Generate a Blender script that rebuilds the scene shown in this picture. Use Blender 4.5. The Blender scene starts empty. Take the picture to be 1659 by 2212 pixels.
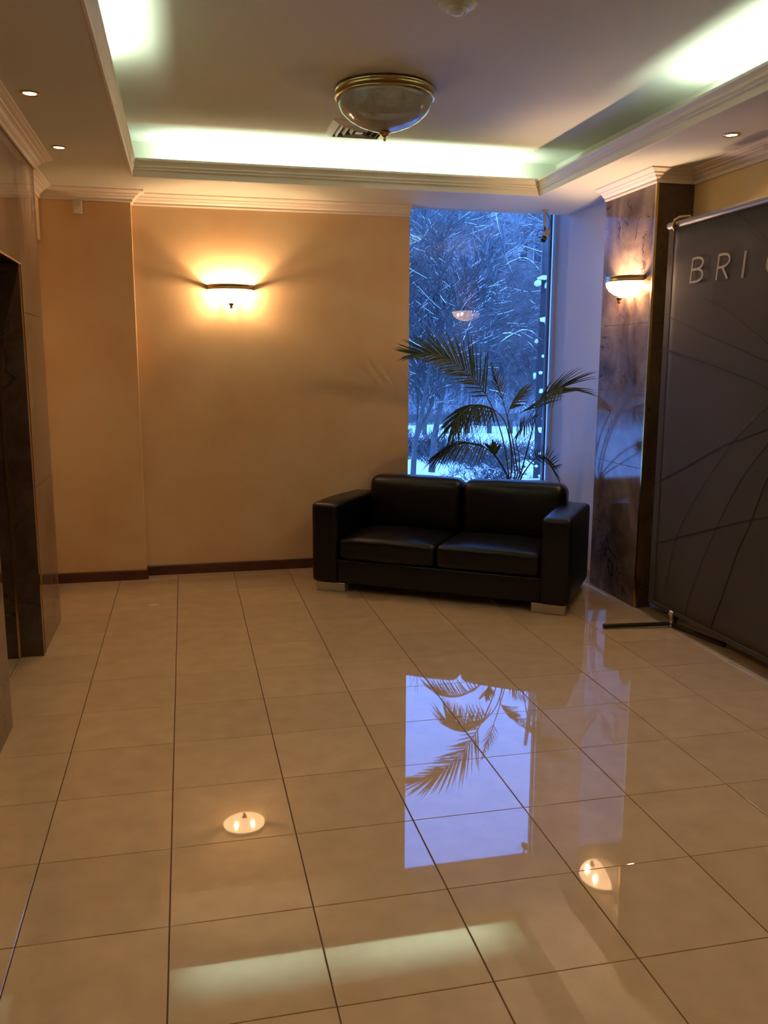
import bpy, bmesh, math, random
from mathutils import Vector, Matrix
R = math.radians
SC = bpy.context.scene
COL = SC.collection

# ------------------------------------------------------------------ camera
cam_d = bpy.data.cameras.new('camera'); cam = bpy.data.objects.new('camera', cam_d); COL.objects.link(cam)
cam_d.sensor_fit = 'HORIZONTAL'; cam_d.sensor_width = 36; cam_d.lens = 1876.8 / 1659 * 36
cam_d.clip_start = 0.05; cam_d.clip_end = 500
YAW, PIT, ROL = 0.223987, -0.170852, 0.003303
_f = Vector((math.sin(YAW) * math.cos(PIT), math.cos(YAW) * math.cos(PIT), math.sin(PIT)))
_r = Vector((math.cos(YAW), -math.sin(YAW), 0)); _u = _r.cross(_f)
_r2 = _r * math.cos(ROL) + _u * math.sin(ROL); _u2 = -_r * math.sin(ROL) + _u * math.cos(ROL)
cam.matrix_world = Matrix(((_r2.x, _u2.x, -_f.x, 0), (_r2.y, _u2.y, -_f.y, 0), (_r2.z, _u2.z, -_f.z, 1.5365), (0, 0, 0, 1)))
SC.camera = cam

# ------------------------------------------------------------------ world, exposure
w = bpy.data.worlds.new('dusk_sky'); SC.world = w; w.use_nodes = True
nt = w.node_tree; nt.nodes.clear()
wo = nt.nodes.new('ShaderNodeOutputWorld'); bg = nt.nodes.new('ShaderNodeBackground')
SKY = (0.12, 0.325, 1.0, 1)
bg.inputs['Color'].default_value = SKY; bg.inputs['Strength'].default_value = 6.4
nt.links.new(bg.outputs[0], wo.inputs[0])
SC.view_settings.view_transform = 'Standard'; SC.view_settings.look = 'None'
SC.view_settings.gamma = 1; SC.view_settings.use_curve_mapping = False
SC.view_settings.exposure = 0.0
SC.cycles.max_bounces = 10; SC.cycles.transparent_max_bounces = 24
SC.cycles.diffuse_bounces = 5; SC.cycles.glossy_bounces = 5; SC.cycles.transmission_bounces = 8
SC.cycles.sample_clamp_indirect = 6; SC.cycles.use_denoising = True
SC.cycles.caustics_reflective = False; SC.cycles.caustics_refractive = False

def area(name, loc, rot, sx, sy, power, color, portal=False, spread=180):
    l = bpy.data.lights.new(name, 'AREA'); l.shape = 'RECTANGLE'; l.size = sx; l.size_y = sy
    l.energy = power; l.color = color; l.spread = R(spread)
    if portal: l.cycles.is_portal = True
    o = bpy.data.objects.new(name, l); o.location = loc; o.rotation_euler = rot; COL.objects.link(o)
    return o
# fluorescent tubes lying in the ceiling cove, shining up
TUBE = (0.85, 1.0, 0.78); TP = 0.88
area('cove_tube_light', (0.42, 5.86, 2.715), (R(180), 0, 0), 1.0, 0.03, 9 * TP, TUBE)
area('cove_tube_light', (1.70, 5.86, 2.715), (R(180), 0, 0), 1.15, 0.03, 10 * TP, TUBE)
area('cove_tube_light', (-0.34, 3.55, 2.715), (R(180), 0, 0), 0.03, 1.5, 16 * TP, TUBE)
area('cove_tube_light', (-0.34, 1.6, 2.715), (R(180), 0, 0), 0.03, 1.4, 14 * TP, TUBE)
area('cove_tube_light', (2.47, 3.2, 2.715), (R(180), 0, 0), 0.03, 1.6, 16 * TP, TUBE)
area('cove_tube_light', (2.47, 1.4, 2.715), (R(180), 0, 0), 0.03, 1.4, 14 * TP, TUBE)
area('window_portal', (2.27, 6.70, 1.78), (R(90), 0, 0), 1.26, 2.15, 1, (1, 1, 1), portal=True)

# ------------------------------------------------------------------ helpers
def link_mesh(name, verts, faces, mat=None, parent=None, smooth=False):
    me = bpy.data.meshes.new(name); me.from_pydata([tuple(v) for v in verts], [], faces); me.update()
    if smooth:
        me.polygons.foreach_set('use_smooth', [True] * len(me.polygons))
    if mat: me.materials.append(mat)
    o = bpy.data.objects.new(name, me); COL.objects.link(o)
    if parent: o.parent = parent
    return o

class MB:
    def __init__(s): s.v = []; s.f = []
    def box(s, x0, x1, y0, y1, z0, z1, M=None):
        b = len(s.v)
        for z in (z0, z1):
            for x, y in ((x0, y0), (x1, y0), (x1, y1), (x0, y1)):
                p = Vector((x, y, z)); s.v.append(M @ p if M else p)
        s.f += [(b+3, b+2, b+1, b), (b+4, b+5, b+6, b+7), (b, b+1, b+5, b+4), (b+1, b+2, b+6, b+5), (b+2, b+3, b+7, b+6), (b+3, b, b+4, b+7)]
        return s
    def tube(s, pts, rad, n=8, cap=True):
        pts = [Vector(p) for p in pts]; m = len(pts); b = len(s.v)
        if not isinstance(rad, (list, tuple)): rad = [rad] * m
        up = None
        for i, p in enumerate(pts):
            t = (pts[min(i+1, m-1)] - pts[max(i-1, 0)])
            if t.length < 1e-9: t = Vector((0, 0, 1))
            t.normalize()
            if up is None:
                a = Vector((0, 0, 1)) if abs(t.z) < .9 else Vector((1, 0, 0))
                up = t.cross(a).normalized()
            up = (up - t * up.dot(t)).normalized(); sd = t.cross(up)
            for k in range(n):
                an = 2 * math.pi * k / n
                s.v.append(p + (up * math.cos(an) + sd * math.sin(an)) * rad[i])
        for i in range(m - 1):
            for k in range(n):
                k2 = (k + 1) % n
                s.f.append((b+i*n+k, b+i*n+k2, b+(i+1)*n+k2, b+(i+1)*n+k))
        if cap:
            s.f.append(tuple(b + k for k in reversed(range(n)))); s.f.append(tuple(b + (m-1)*n + k for k in range(n)))
        return s
    def lathe(s, prof, n=32, a0=0, a1=2*math.pi, c=(0, 0, 0), sx=1, sy=1):
        b = len(s.v); full = abs(a1 - a0 - 2*math.pi) < 1e-6; cols = n if full else n + 1
        for r, z in prof:
            for k in range(cols):
                an = a0 + (a1 - a0) * k / n
                s.v.append(Vector((c[0] + r*math.cos(an)*sx, c[1] + r*math.sin(an)*sy, c[2] + z)))
        for i in range(len(prof) - 1):
            for k in range(n):
                k2 = (k + 1) % cols
                s.f.append((b+i*cols+k, b+i*cols+k2, b+(i+1)*cols+k2, b+(i+1)*cols+k))
        return s
    def sweep(s, path, prof, closed=False):
        """prof: (d out into the room on the right of the path, z); path: xy points, mitred."""
        P = [Vector((p[0], p[1])) for p in path]; m = len(P); b = len(s.v); k = len(prof)
        for i in range(m):
            if closed: a, c = P[i-1], P[(i+1) % m]
            else: a, c = P[max(i-1, 0)], P[min(i+1, m-1)]
            d1 = (P[i] - a); d2 = (c - P[i])
            if d1.length < 1e-9: d1 = d2
            if d2.length < 1e-9: d2 = d1
            d1.normalize(); d2.normalize()
            n1 = Vector((d1.y, -d1.x)); n2 = Vector((d2.y, -d2.x))
            mi = (n1 + n2); mi = mi / max(0.2, mi.dot(n1))
            for d, z in prof: s.v.append(Vector((P[i].x + mi.x*d, P[i].y + mi.y*d, z)))
        for i in range(m if closed else m - 1):
            j = (i + 1) % m
            for q in range(k):
                q2 = (q + 1) % k
                s.f.append((b+i*k+q, b+i*k+q2, b+j*k+q2, b+j*k+q))
        if not closed:
            s.f.append(tuple(b + q for q in range(k))); s.f.append(tuple(b + (m-1)*k + q for q in reversed(range(k))))
        return s
    def build(s, name, mat=None, parent=None, smooth=False, fix=True):
        o = link_mesh(name, s.v, s.f, mat, parent, smooth)
        if fix:
            bm = bmesh.new(); bm.from_mesh(o.data); bmesh.ops.recalc_face_normals(bm, faces=bm.faces); bm.to_mesh(o.data); bm.free()
        return o

def rbox(name, x0, x1, y0, y1, z0, z1, r, mat, parent=None, seg=3, M=None, puff=None, cuts=0):
    bm = bmesh.new()
    bmesh.ops.create_cube(bm, size=1)
    for v in bm.verts:
        v.co = Vector(((x0+x1)/2 + v.co.x*(x1-x0), (y0+y1)/2 + v.co.y*(y1-y0), (z0+z1)/2 + v.co.z*(z1-z0)))
    bmesh.ops.bevel(bm, geom=list(bm.edges), offset=r, segments=seg, profile=0.5, affect='EDGES')
    if cuts:
        big = [e for e in bm.edges if e.calc_length() > 2.2 * r]
        bmesh.ops.subdivide_edges(bm, edges=big, cuts=cuts, use_grid_fill=True)
    if puff:
        for v in bm.verts: v.co = puff(v.co)
    if M: bm.transform(M)
    bmesh.ops.recalc_face_normals(bm, faces=bm.faces)
    me = bpy.data.meshes.new(name); bm.to_mesh(me); bm.free()
    me.polygons.foreach_set('use_smooth', [seg > 1] * len(me.polygons))
    me.materials.append(mat)
    o = bpy.data.objects.new(name, me); COL.objects.link(o)
    if parent: o.parent = parent
    return o

def tag(o, label=None, cat=None, group=None, kind=None):
    if label: o['label'] = label
    if cat: o['category'] = cat
    if group: o['group'] = group
    if kind: o['kind'] = kind
    return o
def thing(name, label, cat, loc=(0, 0, 0), rz=0, group=None, kind=None):
    o = bpy.data.objects.new(name, None); COL.objects.link(o); o.location = loc; o.rotation_euler = (0, 0, rz)
    o.empty_display_size = .1
    return tag(o, label, cat, group, kind)
def copy_tree(o, parent=None):
    c = o.copy(); COL.objects.link(c); c.parent = parent
    for ch in list(o.children): copy_tree(ch, c)
    return c

# ------------------------------------------------------------------ materials
def mat(name, color, rough=.6, metal=0., spec=.5, noise=None, bump=None, coat=0., coat_rough=.03, emit=None, ior=1.5):
    m = bpy.data.materials.new(name); m.use_nodes = True; t = m.node_tree; b = t.nodes['Principled BSDF']
    b.inputs['Base Color'].default_value = (*color, 1); b.inputs['Roughness'].default_value = rough
    b.inputs['Metallic'].default_value = metal; b.inputs['IOR'].default_value = ior
    b.inputs['Specular IOR Level'].default_value = spec
    b.inputs['Coat Weight'].default_value = coat; b.inputs['Coat Roughness'].default_value = coat_rough
    if emit: b.inputs['Emission Color'].default_value = (*emit[0], 1); b.inputs['Emission Strength'].default_value = emit[1]
    tc = t.nodes.new('ShaderNodeTexCoord')
    if noise:
        col2, scale, detail, lo, hi = noise
        n = t.nodes.new('ShaderNodeTexNoise'); n.inputs['Scale'].default_value = scale; n.inputs['Detail'].default_value = detail
        r = t.nodes.new('ShaderNodeValToRGB'); r.color_ramp.elements[0].position = lo; r.color_ramp.elements[1].position = hi
        r.color_ramp.elements[0].color = (*color, 1); r.color_ramp.elements[1].color = (*col2, 1)
        t.links.new(tc.outputs['Object'], n.inputs['Vector']); t.links.new(n.outputs['Fac'], r.inputs['Fac'])
        t.links.new(r.outputs['Color'], b.inputs['Base Color'])
    if bump:
        sc, st, dist = bump
        n = t.nodes.new('ShaderNodeTexNoise'); n.inputs['Scale'].default_value = sc; n.inputs['Detail'].default_value = 4
        bp = t.nodes.new('ShaderNodeBump'); bp.inputs['Strength'].default_value = st; bp.inputs['Distance'].default_value = dist
        t.links.new(tc.outputs['Object'], n.inputs['Vector']); t.links.new(n.outputs['Fac'], bp.inputs['Height'])
        t.links.new(bp.outputs['Normal'], b.inputs['Normal'])
    return m

M = {}
M['plaster'] = mat('beige_plaster', (0.74, 0.555, 0.335), .75, noise=((0.68, 0.455, 0.25), 2.2, 6, .38, .68), bump=(60, .12, .004), spec=.3)
M['plaster_y'] = mat('yellow_plaster', (0.72, 0.55, 0.28), .75, noise=((0.66, 0.46, 0.22), 2.0, 5, .38, .66), bump=(60, .12, .004), spec=.3)
M['white'] = mat('white_paint', (0.78, 0.74, 0.68), .6, spec=.3)
M['reveal'] = mat('white_reveal_paint', (0.74, 0.76, 0.80), .7, bump=(40, .08, .003), spec=.3)
M['ceiling'] = mat('ceiling_paint', (0.67, 0.70, 0.63), .8, bump=(30, .05, .003), spec=.2)
M['trim'] = mat('cream_moulding_paint', (0.80, 0.74, 0.65), .5, spec=.4)
M['skirting'] = mat('dark_brown_tile_skirting', (0.10, 0.035, 0.022), .25, noise=((0.07, .022, .015), 9, 3, .3, .7))
M['grout'] = mat('brown_grout', (0.10, 0.062, 0.035), .9)
M['brass'] = mat('brass', (0.80, 0.56, 0.22), .22, 1.0)
M['brass_dark'] = mat('aged_brass', (0.42, 0.30, 0.13), .28, 1.0)
M['chrome'] = mat('chrome', (0.75, 0.75, 0.76), .12, 1.0)
M['silver'] = mat('brushed_silver_feet', (0.62, 0.58, 0.53), .38, .85)
M['leather'] = mat('black_leather', (0.0015, 0.0015, 0.003), .36, bump=(22, .20, .008), spec=.36)
M['rail'] = mat('bronze_grey_rail', (0.085, 0.068, 0.055), .5, .1)
M['black'] = mat('black_plastic', (0.015, 0.014, 0.014), .4)
M['dark_metal'] = mat('black_metal_tube', (0.02, 0.018, 0.018), .3, .4)
M['banner'] = mat('dark_grey_fabric', (0.078, 0.060, 0.048), .8, noise=((0.062, 0.048, 0.037), 1.2, 2, .3, .7), spec=.25)
M['banner_edge'] = mat('grey_banner_hem', (0.072, 0.06, 0.05), .85, spec=.15)
M['print'] = mat('black_print', (0.03, 0.024, 0.02), .7, spec=.2)
M['letter'] = mat('pale_grey_print', (0.42, 0.36, 0.30), .7, spec=.2)
M['cctv'] = mat('cream_plastic', (0.45, 0.38, 0.30), .45)
M['offwhite'] = mat('off_white_plastic', (0.60, 0.56, 0.50), .45)
M['vent'] = mat('white_vent_metal', (0.75, 0.75, 0.73), .35)
M['dark'] = mat('dark_duct', (0.03, 0.03, 0.03), .8)
M['frame'] = mat('dark_window_frame', (0.05, 0.055, 0.09), .4)
M['palm'] = mat('palm_green', (0.028, 0.058, 0.034), .5, noise=((0.045, 0.08, 0.045), 14, 2, .35, .7))
M['stem'] = mat('palm_stem', (0.07, 0.09, 0.035), .5)
M['pot'] = mat('terracotta_pot', (0.30, 0.13, 0.07), .6)
M['soil'] = mat('potting_soil', (0.03, 0.02, 0.014), .95, bump=(60, .6, .01))
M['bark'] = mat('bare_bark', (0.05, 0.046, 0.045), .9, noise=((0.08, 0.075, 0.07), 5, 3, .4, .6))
M['bark_far'] = mat('haze_paled_bark', (0.27, 0.265, 0.265), .9, noise=((0.17, 0.165, 0.165), 2, 3, .4, .6))  # snow-dusted bark, its colour paled to stand in for distance haze
M['snow'] = mat('snow', (0.82, 0.85, 0.88), .7, bump=(3, .3, .05))
M['metal_door'] = mat('bronze_lift_door', (0.22, 0.15, 0.09), .3, .9)
M['paper'] = mat('white_paper', (0.72, 0.62, 0.5), .7)

def snowground():
    m = mat('snow_and_brush_ground', (0.8, .82, .85), .85); t = m.node_tree; b = t.nodes['Principled BSDF']
    tc = t.nodes.new('ShaderNodeTexCoord'); sp = t.nodes.new('ShaderNodeSeparateXYZ'); n = t.nodes.new('ShaderNodeTexNoise')
    n.inputs['Scale'].default_value = .35; n.inputs['Detail'].default_value = 8; n.inputs['Roughness'].default_value = .7
    t.links.new(tc.outputs['Object'], n.inputs['Vector']); t.links.new(tc.outputs['Object'], sp.inputs[0])
    mr = t.nodes.new('ShaderNodeMapRange'); mr.inputs['From Min'].default_value = 36; mr.inputs['From Max'].default_value = 52
    mr.inputs['To Min'].default_value = -.28; mr.inputs['To Max'].default_value = .22
    t.links.new(sp.outputs['Y'], mr.inputs['Value'])
    ad = t.nodes.new('ShaderNodeMath'); ad.operation = 'ADD'; t.links.new(n.outputs['Fac'], ad.inputs[0]); t.links.new(mr.outputs[0], ad.inputs[1])
    r = t.nodes.new('ShaderNodeValToRGB'); r.color_ramp.elements[0].position = .47; r.color_ramp.elements[1].position = .56
    r.color_ramp.elements[0].color = (.8, .83, .86, 1); r.color_ramp.elements[1].color = (.15, .14, .14, 1)
    t.links.new(ad.outputs[0], r.inputs['Fac']); t.links.new(r.outputs['Color'], b.inputs['Base Color'])
    return m
M['ground'] = snowground()

def marble(name, base, light, vein, scale=1.6, vpos=.035, rough=.06):
    m = bpy.data.materials.new(name); m.use_nodes = True; t = m.node_tree; b = t.nodes['Principled BSDF']
    tc = t.nodes.new('ShaderNodeTexCoord'); mp = t.nodes.new('ShaderNodeMapping')
    mp.inputs['Rotation'].default_value = (R(42), R(28), R(12)); mp.inputs['Scale'].default_value = (1, 1, .7)
    t.links.new(tc.outputs['Object'], mp.inputs['Vector'])
    n1 = t.nodes.new('ShaderNodeTexNoise'); n1.inputs['Scale'].default_value = scale * 1.6; n1.inputs['Detail'].default_value = 7; n1.inputs['Distortion'].default_value = 1.2
    t.links.new(mp.outputs[0], n1.inputs['Vector'])
    r1 = t.nodes.new('ShaderNodeValToRGB'); r1.color_ramp.elements[0].position = .35; r1.color_ramp.elements[1].position = .68
    r1.color_ramp.elements[0].color = (*base, 1); r1.color_ramp.elements[1].color = (*light, 1)
    t.links.new(n1.outputs['Fac'], r1.inputs['Fac'])
    n2 = t.nodes.new('ShaderNodeTexNoise'); n2.inputs['Scale'].default_value = scale * 1.3; n2.inputs['Detail'].default_value = 5; n2.inputs['Distortion'].default_value = 2.0
    t.links.new(mp.outputs[0], n2.inputs['Vector'])
    s = t.nodes.new('ShaderNodeMath'); s.operation = 'SUBTRACT'; s.inputs[1].default_value = .5; t.links.new(n2.outputs['Fac'], s.inputs[0])
    a = t.nodes.new('ShaderNodeMath'); a.operation = 'ABSOLUTE'; t.links.new(s.outputs[0], a.inputs[0])
    n3 = t.nodes.new('ShaderNodeTexNoise'); n3.inputs['Scale'].default_value = scale * 2.5; t.links.new(tc.outputs['Object'], n3.inputs['Vector'])
    r3 = t.nodes.new('ShaderNodeMapRange'); r3.inputs['From Min'].default_value = .48; r3.inputs['From Max'].default_value = .7; r3.inputs['To Max'].default_value = vpos
    t.links.new(n3.outputs['Fac'], r3.inputs['Value'])
    lt = t.nodes.new('ShaderNodeMath'); lt.operation = 'LESS_THAN'; t.links.new(a.outputs[0], lt.inputs[0]); t.links.new(r3.outputs[0], lt.inputs[1])
    mx = t.nodes.new('ShaderNodeMix'); mx.data_type = 'RGBA'; mx.inputs['B'].default_value = (*vein, 1)
    t.links.new(r1.outputs['Color'], mx.inputs['A'])
    k = t.nodes.new('ShaderNodeMath'); k.operation = 'MULTIPLY'; k.inputs[1].default_value = .8; t.links.new(lt.outputs[0], k.inputs[0]); t.links.new(k.outputs[0], mx.inputs['Factor'])
    n4 = t.nodes.new('ShaderNodeTexNoise'); n4.inputs['Scale'].default_value = scale * 9; n4.inputs['Detail'].default_value = 8; n4.inputs['Roughness'].default_value = .75
    mp2 = t.nodes.new('ShaderNodeMapping'); mp2.inputs['Rotation'].default_value = (R(50), R(-40), R(20)); mp2.inputs['Scale'].default_value = (1, .7, .75)
    t.links.new(tc.outputs['Object'], mp2.inputs['Vector']); t.links.new(mp2.outputs[0], n4.inputs['Vector'])
    r4 = t.nodes.new('ShaderNodeMapRange'); r4.inputs['From Min'].default_value = .3; r4.inputs['From Max'].default_value = .7; r4.inputs['To Min'].default_value = .72; r4.inputs['To Max'].default_value = 1.28
    t.links.new(n4.outputs['Fac'], r4.inputs['Value'])
    hs = t.nodes.new('ShaderNodeHueSaturation'); t.links.new(r4.outputs[0], hs.inputs['Value']); t.links.new(mx.outputs['Result'], hs.inputs['Color'])
    t.links.new(hs.outputs[0], b.inputs['Base Color'])
    b.inputs['Roughness'].default_value = rough; b.inputs['IOR'].default_value = 1.45
    return m
M['marble'] = marble('brown_grey_marble', (0.095, 0.058, 0.042), (0.25, 0.185, 0.14), (0.04, 0.028, 0.024), vpos=.022)
M['marble_dark'] = marble('dark_brown_marble', (0.06, 0.034, 0.024), (0.11, 0.075, 0.056), (0.035, 0.025, 0.02), vpos=.02)

def floor_tile():
    m = bpy.data.materials.new('polished_cream_tile'); m.use_nodes = True; t = m.node_tree; b = t.nodes['Principled BSDF']
    oi = t.nodes.new('ShaderNodeObjectInfo'); tc = t.nodes.new('ShaderNodeNewGeometry')
    n = t.nodes.new('ShaderNodeTexNoise'); n.inputs['Scale'].default_value = 9; n.inputs['Detail'].default_value = 6
    n2 = t.nodes.new('ShaderNodeTexNoise'); n2.inputs['Scale'].default_value = 2.0; n2.inputs['Detail'].default_value = 3
    t.links.new(tc.outputs['Position'], n.inputs['Vector']); t.links.new(tc.outputs['Position'], n2.inputs['Vector'])
    r = t.nodes.new('ShaderNodeValToRGB'); r.color_ramp.elements[0].position = .3; r.color_ramp.elements[1].position = .7
    r.color_ramp.elements[0].color = (.50, .37, .235, 1); r.color_ramp.elements[1].color = (.56, .42, .275, 1)
    t.links.new(n.outputs['Fac'], r.inputs['Fac'])
    hs = t.nodes.new('ShaderNodeHueSaturation'); t.links.new(r.outputs['Color'], hs.inputs['Color'])
    mr = t.nodes.new('ShaderNodeMapRange'); mr.inputs['To Min'].default_value = .95; mr.inputs['To Max'].default_value = 1.05
    t.links.new(oi.outputs['Random'], mr.inputs['Value']); t.links.new(mr.outputs[0], hs.inputs['Value'])
    t.links.new(hs.outputs[0], b.inputs['Base Color'])
    rr = t.nodes.new('ShaderNodeMapRange'); rr.inputs['To Min'].default_value = .010; rr.inputs['To Max'].default_value = .035
    t.links.new(n2.outputs['Fac'], rr.inputs['Value']); t.links.new(rr.outputs[0], b.inputs['Roughness'])
    b.inputs['IOR'].default_value = 1.62
    return m
M['tile'] = floor_tile()

def glass_pane():
    m = bpy.data.materials.new('window_glass'); m.use_nodes = True; t = m.node_tree; t.nodes.clear()
    o = t.nodes.new('ShaderNodeOutputMaterial'); mx = t.nodes.new('ShaderNodeMixShader'); tr = t.nodes.new('ShaderNodeBsdfTransparent')
    gl = t.nodes.new('ShaderNodeBsdfGlossy'); gl.inputs['Roughness'].default_value = 0.0; fr = t.nodes.new('ShaderNodeFresnel'); fr.inputs['IOR'].default_value = 1.5
    tr.inputs['Color'].default_value = (.97, .98, 1, 1)
    t.links.new(fr.outputs[0], mx.inputs[0]); t.links.new(tr.outputs[0], mx.inputs[1]); t.links.new(gl.outputs[0], mx.inputs[2]); t.links.new(mx.outputs[0], o.inputs[0])
    return m
M['glass'] = glass_pane()
def lamp_glass(name, transp, col, emis, rough=.1):
    m = bpy.data.materials.new(name); m.use_nodes = True; t = m.node_tree; t.nodes.clear()
    o = t.nodes.new('ShaderNodeOutputMaterial'); tr = t.nodes.new('ShaderNodeBsdfTransparent'); tl = t.nodes.new('ShaderNodeBsdfTranslucent')
    df = t.nodes.new('ShaderNodeBsdfDiffuse'); gl = t.nodes.new('ShaderNodeBsdfGlossy'); gl.inputs['Roughness'].default_value = rough
    for n in (tl, df): n.inputs['Color'].default_value = (*col, 1)
    m1 = t.nodes.new('ShaderNodeMixShader'); m1.inputs[0].default_value = .45; t.links.new(tl.outputs[0], m1.inputs[1]); t.links.new(df.outputs[0], m1.inputs[2])
    m2 = t.nodes.new('ShaderNodeMixShader'); m2.inputs[0].default_value = transp; t.links.new(m1.outputs[0], m2.inputs[1]); t.links.new(tr.outputs[0], m2.inputs[2])
    fr = t.nodes.new('ShaderNodeFresnel'); fr.inputs['IOR'].default_value = 1.5
    bp = t.nodes.new('ShaderNodeBump'); bp.inputs['Strength'].default_value = .35; bp.inputs['Distance'].default_value = .004
    nz = t.nodes.new('ShaderNodeTexNoise'); nz.inputs['Scale'].default_value = 60; tc = t.nodes.new('ShaderNodeTexCoord')
    t.links.new(tc.outputs['Object'], nz.inputs['Vector']); t.links.new(nz.outputs['Fac'], bp.inputs['Height']); t.links.new(bp.outputs[0], gl.inputs['Normal'])
    m3 = t.nodes.new('ShaderNodeMixShader'); t.links.new(fr.outputs[0], m3.inputs[0]); t.links.new(m2.outputs[0], m3.inputs[1]); t.links.new(gl.outputs[0], m3.inputs[2])
    if emis:
        em = t.nodes.new('ShaderNodeEmission'); em.inputs[0].default_value = (*emis[0], 1); em.inputs[1].default_value = emis[1]
        ad = t.nodes.new('ShaderNodeAddShader'); t.links.new(m3.outputs[0], ad.inputs[0]); t.links.new(em.outputs[0], ad.inputs[1]); t.links.new(ad.outputs[0], o.inputs[0])
    else: t.links.new(m3.outputs[0], o.inputs[0])
    return m
WARM = (1.0, 0.60, 0.31)
M['sconce_glass'] = lamp_glass('lit_sconce_glass', .50, (.95, .9, .8), (WARM, 4.5))
M['dome_glass'] = lamp_glass('crackled_clear_dome_glass', .22, (.95, .98, .88), None, .06)
M['bulb'] = mat('halogen_bulb', (1, 1, 1), .5, emit=(WARM, 3000.0))
M['spot_glow'] = mat('lit_downlight_lens', (1, 1, 1), .5, emit=((1, .72, .42), 14.0))

# ------------------------------------------------------------------ room shell
SOF = 2.65; UP = 2.90
XL, XR = -0.265, 2.39; YB = 5.782; YF = 0.6
# floor > tiles
fl = thing('floor', None, None, kind='structure')
MB().box(-2.0, 3.6, -3.2, 6.75, -.10, -.0035).build('grout_bed', M['grout'], fl)
GX, GY, T = -0.492, 0.2447, 0.4
tile_cache = {}
def tile_mesh(w_, d_):
    k = (round(w_, 3), round(d_, 3))
    if k not in tile_cache:
        b = .0012; mb = MB(); v = []
        mb.v = [Vector(p) for p in ((0, 0, -.009), (w_, 0, -.009), (w_, d_, -.009), (0, d_, -.009), (0, 0, -.001), (w_, 0, -.001), (w_, d_, -.001), (0, d_, -.001), (b, b, 0), (w_-b, b, 0), (w_-b, d_-b, 0), (b, d_-b, 0))]
        mb.f = [(0, 1, 5, 4), (1, 2, 6, 5), (2, 3, 7, 6), (3, 0, 4, 7), (4, 5, 9, 8), (5, 6, 10, 9), (6, 7, 11, 10), (7, 4, 8, 11), (8, 9, 10, 11)]
        me = bpy.data.meshes.new('tile'); me.from_pydata([tuple(p) for p in mb.v], [], mb.f); me.materials.append(M['tile']); tile_cache[k] = me
    return tile_cache[k]
gapx, gapy = .0036, .0026
rnd = random.Random(3)
x = GX - 4 * T
cols = []
while x < 3.4: cols.append(x); x += T
rows = [GY + i * T for i in range(0, 17)]
for x in cols:
    for y in rows:
        x1 = min(x + T, 3.5); y1 = min(y + T, 6.74)
        if x1 - x < .03 or y1 - y < .03: continue
        if x < -1.3 and not (3.6 < y1 and y < 4.9): continue
        if x > 2.95 and y < 6.0 and x > 3.05: continue
        o = bpy.data.objects.new('tile', tile_mesh(x1 - x - gapx, y1 - y - gapy)); COL.objects.link(o); o.parent = fl
        o.location = (x + gapx/2, y + gapy/2, rnd.uniform(-.0003, .0003))
        o.rotation_euler = (rnd.gauss(0, .00018), rnd.gauss(0, .00018), 0)
far = MB()
for x in cols:
    for i in range(-9, 0):
        y = GY + i * T
        far.box(x + gapx/2, x + T - gapx/2, y + gapy/2, y + T - gapy/2, -.009, 0)
o = far.build('tile', M['tile'], fl); tag(o, kind='stuff')

# ceiling: upper slab, dropped border, cove trough
cl = MB()
cl.box(-2.0, 3.6, -3.2, 6.80, UP, UP + .1)
CV = .2
def ring(x0, x1, y0, y1, X0, X1, Y0, Y1, z0, z1):
    cl.box(X0, X1, Y0, y0, z0, z1); cl.box(X0, X1, y1, Y1, z0, z1); cl.box(X0, x0, y0, y1, z0, z1); cl.box(x1, X1, y0, y1, z0, z1)
ring(XL - .012, XR + .012, YF - .012, YB + .012, -2.0, 3.6, -3.2, 6.47, SOF, SOF + .03)
ring(XL - CV, XR + CV, YF - CV, YB + CV, -2.0, 3.6, -3.2, 6.47, SOF + .03, UP)
cl.build('ceiling', M['ceiling']); tag(bpy.data.objects['ceiling'], kind='structure')
# hairline cracks in the paint
# tray lip moulding
prof = [(-.011, 2.648), (0.0, 2.648), (0.001, 2.684), (.007, 2.688), (.009, 2.694), (.003, 2.699), (.008, 2.704), (.012, 2.710), (.005, 2.716), (.008, 2.724), (.016, 2.736), (.022, 2.742), (.022, 2.755), (-.01, 2.755), (-.011, 2.70)]
tl = MB().sweep([(XL, YF), (XL, YB), (XR, YB), (XR, YF)], prof, closed=True).build('trim_1', M['trim']); tag(tl, kind='structure')
# cornice
CP = [(0, 2.578), (.010, 2.578), (.014, 2.586), (.014, 2.596), (.022, 2.600), (.030, 2.606), (.036, 2.616), (.046, 2.622), (.052, 2.622), (.056, 2.630), (.070, 2.634), (.080, 2.640), (.088, 2.642), (.092, 2.652), (0, 2.652)]
MB().sweep([(-.77, -3.1), (-.77, 5.34), (-.885, 5.34), (-.885, 6.275), (-.31, 6.275), (-.31, 6.385), (1.64, 6.385)], CP).build('trim_2', M['trim']); tag(bpy.data.objects['trim_2'], kind='structure')
MB().sweep([(2.745, 5.50), (2.745, 4.86), (2.99, 4.86), (2.99, -3.1)], CP).build('trim_3', M['trim']); tag(bpy.data.objects['trim_3'], kind='structure')

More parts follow.
